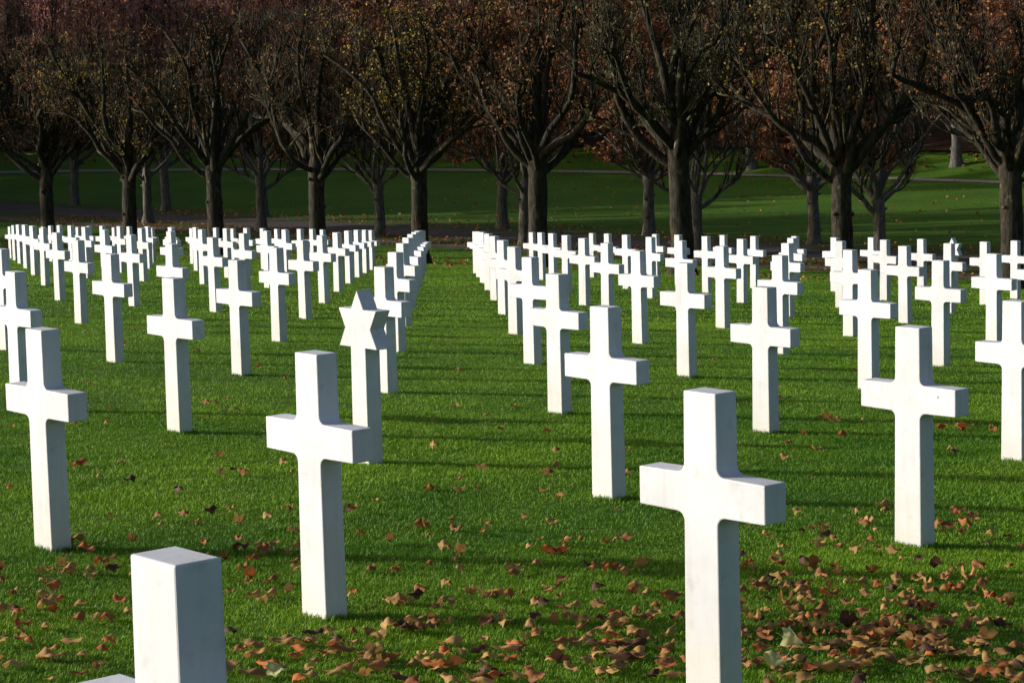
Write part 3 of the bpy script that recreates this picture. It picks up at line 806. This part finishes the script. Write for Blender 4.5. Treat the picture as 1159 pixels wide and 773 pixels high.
# the wood on the hillside and along the left, out of which single trees cannot be told
def wood():
    Vs, Cs = [], []
    def tris(a, b, c, col):
        Vs.append(np.stack([a, b, c], 1).reshape(-1, 3)); Cs.append(np.repeat(col, 3, 0))
    trees = []
    r = np.random.default_rng(12)
    for _ in range(1500):
        x = r.uniform(-62, 62); e = 7 + 110*r.random()**1.3
        y = float(road_y(x)) + e
        if abs(x) > 0.30*y: continue
        trees.append((x, y, r.uniform(7, 13)*(0.8 if e < 22 else 1), 0))
    for x0, x1, y0, y1, n in WOODS:        # trees left of the view, which shade the avenue and the lawn behind it
        for _ in range(n): trees.append((r.uniform(x0, x1), r.uniform(y0, y1), r.uniform(13, 19), 1))
    for x, y, H, side in trees:
        z0 = gz1(x, y) - .1; rt = H*0.011
        base = np.array([x, y, z0])
        k = 3
        a = np.arange(k)*2*np.pi/k + r.random()*6
        ring = np.c_[np.cos(a), np.sin(a), np.zeros(k)]*rt
        tipp = base + np.array([r.normal(0, .3), r.normal(0, .3), H*.95])
        hue = r.random()
        bark = np.array([0.03, 0.024, 0.02])*r.uniform(.7, 1.7)
        for j in range(k):
            tris((base + ring[j])[None], (base + ring[(j+1) % k])[None], tipp[None], bark[None])
        nb = 26
        t = 0.22 + 0.75*r.random(nb); p0 = base + (tipp - base)*t[:, None]
        az = r.random(nb)*6.283; el = r.uniform(.5, 1.25, nb); L = H*(0.34*(1.1 - t*.8))
        d = np.c_[np.cos(az)*np.cos(el), np.sin(az)*np.cos(el), np.sin(el)]
        p1 = p0 + d*L[:, None]; w = np.c_[-np.sin(az), np.cos(az), np.zeros(nb)]*0.045
        tris(p0 - w, p0 + w, p1, np.repeat(bark[None]*1.3, nb, 0))
        sunlit_tint = (not side) and x < -0.075*y + 2 and y > road_y(x) + 22      # trees high at left, sunlight painted into their pale twig colour
        nt = 330 if sunlit_tint else 170
        i = r.integers(0, nb, nt); s = r.uniform(.25, 1.05, nt)
        c = p0[i] + d[i]*(L[i]*s)[:, None] + r.normal(0, .22, (nt, 3))
        u = d[i]*.6 + r.normal(0, .5, (nt, 3)); u /= np.linalg.norm(u, axis=1)[:, None]; u *= r.uniform(.35, .95, (nt, 1))
        ww = np.cross(u, r.normal(0, 1, (nt, 3))); ww /= np.linalg.norm(ww, axis=1)[:, None]; ww *= r.uniform(.012, .03, (nt, 1))
        if side: ww *= 3.0
        if sunlit_tint: ww *= 1.7
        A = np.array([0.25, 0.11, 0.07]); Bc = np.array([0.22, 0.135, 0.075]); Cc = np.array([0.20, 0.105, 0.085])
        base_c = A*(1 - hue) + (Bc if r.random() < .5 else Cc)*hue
        if sunlit_tint: base_c = np.array([0.36, 0.17, 0.155])*(0.7 + 0.6*hue)  # lighter, pinker tint standing in for sun on that slope
        col = base_c*r.uniform(.5, 1.5, (nt, 1))
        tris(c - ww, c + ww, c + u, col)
        nf = 46 if not side else 300
        i = r.integers(0, nb, nf); c = p0[i] + d[i]*(L[i]*r.uniform(.3, 1.05, nf))[:, None] + r.normal(0, .3, (nf, 3))
        u = r.normal(0, 1, (nf, 3)); u /= np.linalg.norm(u, axis=1)[:, None]; u *= r.uniform(.12, .28, (nf, 1))*(2.2 if side else 1)
        ww = np.cross(u, r.normal(0, 1, (nf, 3))); ww /= np.linalg.norm(ww, axis=1)[:, None]; ww *= 0.1*(3.6 if side else 1)
        col = (np.array([0.29, 0.115, 0.05]) if hue < .6 else np.array([0.25, 0.16, 0.06]))*r.uniform(.5, 1.5, (nf, 1))
        tris(c - ww, c + ww, c + u, col)
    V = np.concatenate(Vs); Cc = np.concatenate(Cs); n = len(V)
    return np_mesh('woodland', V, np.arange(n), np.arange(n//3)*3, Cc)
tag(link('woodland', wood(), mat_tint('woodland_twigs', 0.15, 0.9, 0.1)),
    'reddish brown bare woodland covering the hillside behind the avenue', 'woodland', kind='stuff')

# ---------------------------------------------------------------- daylight
SUN_EL = R(SUN_ELEV); SUN_AZ = R(SUN_AZIM)     # azimuth clockwise from +Y
w = bpy.data.worlds.new('World'); bpy.context.scene.world = w; w.use_nodes = True
nt = w.node_tree; bg = nt.nodes['Background']
sky = nt.nodes.new('ShaderNodeTexSky'); sky.sky_type = 'NISHITA'; sky.sun_disc = False
sky.sun_elevation = SUN_EL; sky.sun_rotation = SUN_AZ; sky.air_density = AIR; sky.dust_density = 3.0; sky.ozone_density = OZ
nt.links.new(sky.outputs[0], bg.inputs['Color']); bg.inputs['Strength'].default_value = SKY_STRENGTH
sd = Vector((math.sin(SUN_AZ)*math.cos(SUN_EL), math.cos(SUN_AZ)*math.cos(SUN_EL), math.sin(SUN_EL)))
ld = bpy.data.lights.new('sun', 'SUN'); ld.energy = SUN_POWER; ld.angle = R(0.5); ld.color = (1.0, 0.97, 0.93)
lo = bpy.data.objects.new('sun', ld); C.objects.link(lo)
lo.rotation_euler = sd.to_track_quat('Z', 'Y').to_euler(); lo.location = (-30, 0, 30)

sc = bpy.context.scene
sc.view_settings.view_transform = 'Standard'; sc.view_settings.look = 'None'
sc.view_settings.gamma = 1.0; sc.view_settings.use_curve_mapping = False
sc.view_settings.exposure = EXPOSURE
sc.render.engine = 'CYCLES'
sc.cycles.max_bounces = 6; sc.cycles.diffuse_bounces = 3; sc.cycles.transparent_max_bounces = 4
sc.cycles.use_denoising = True
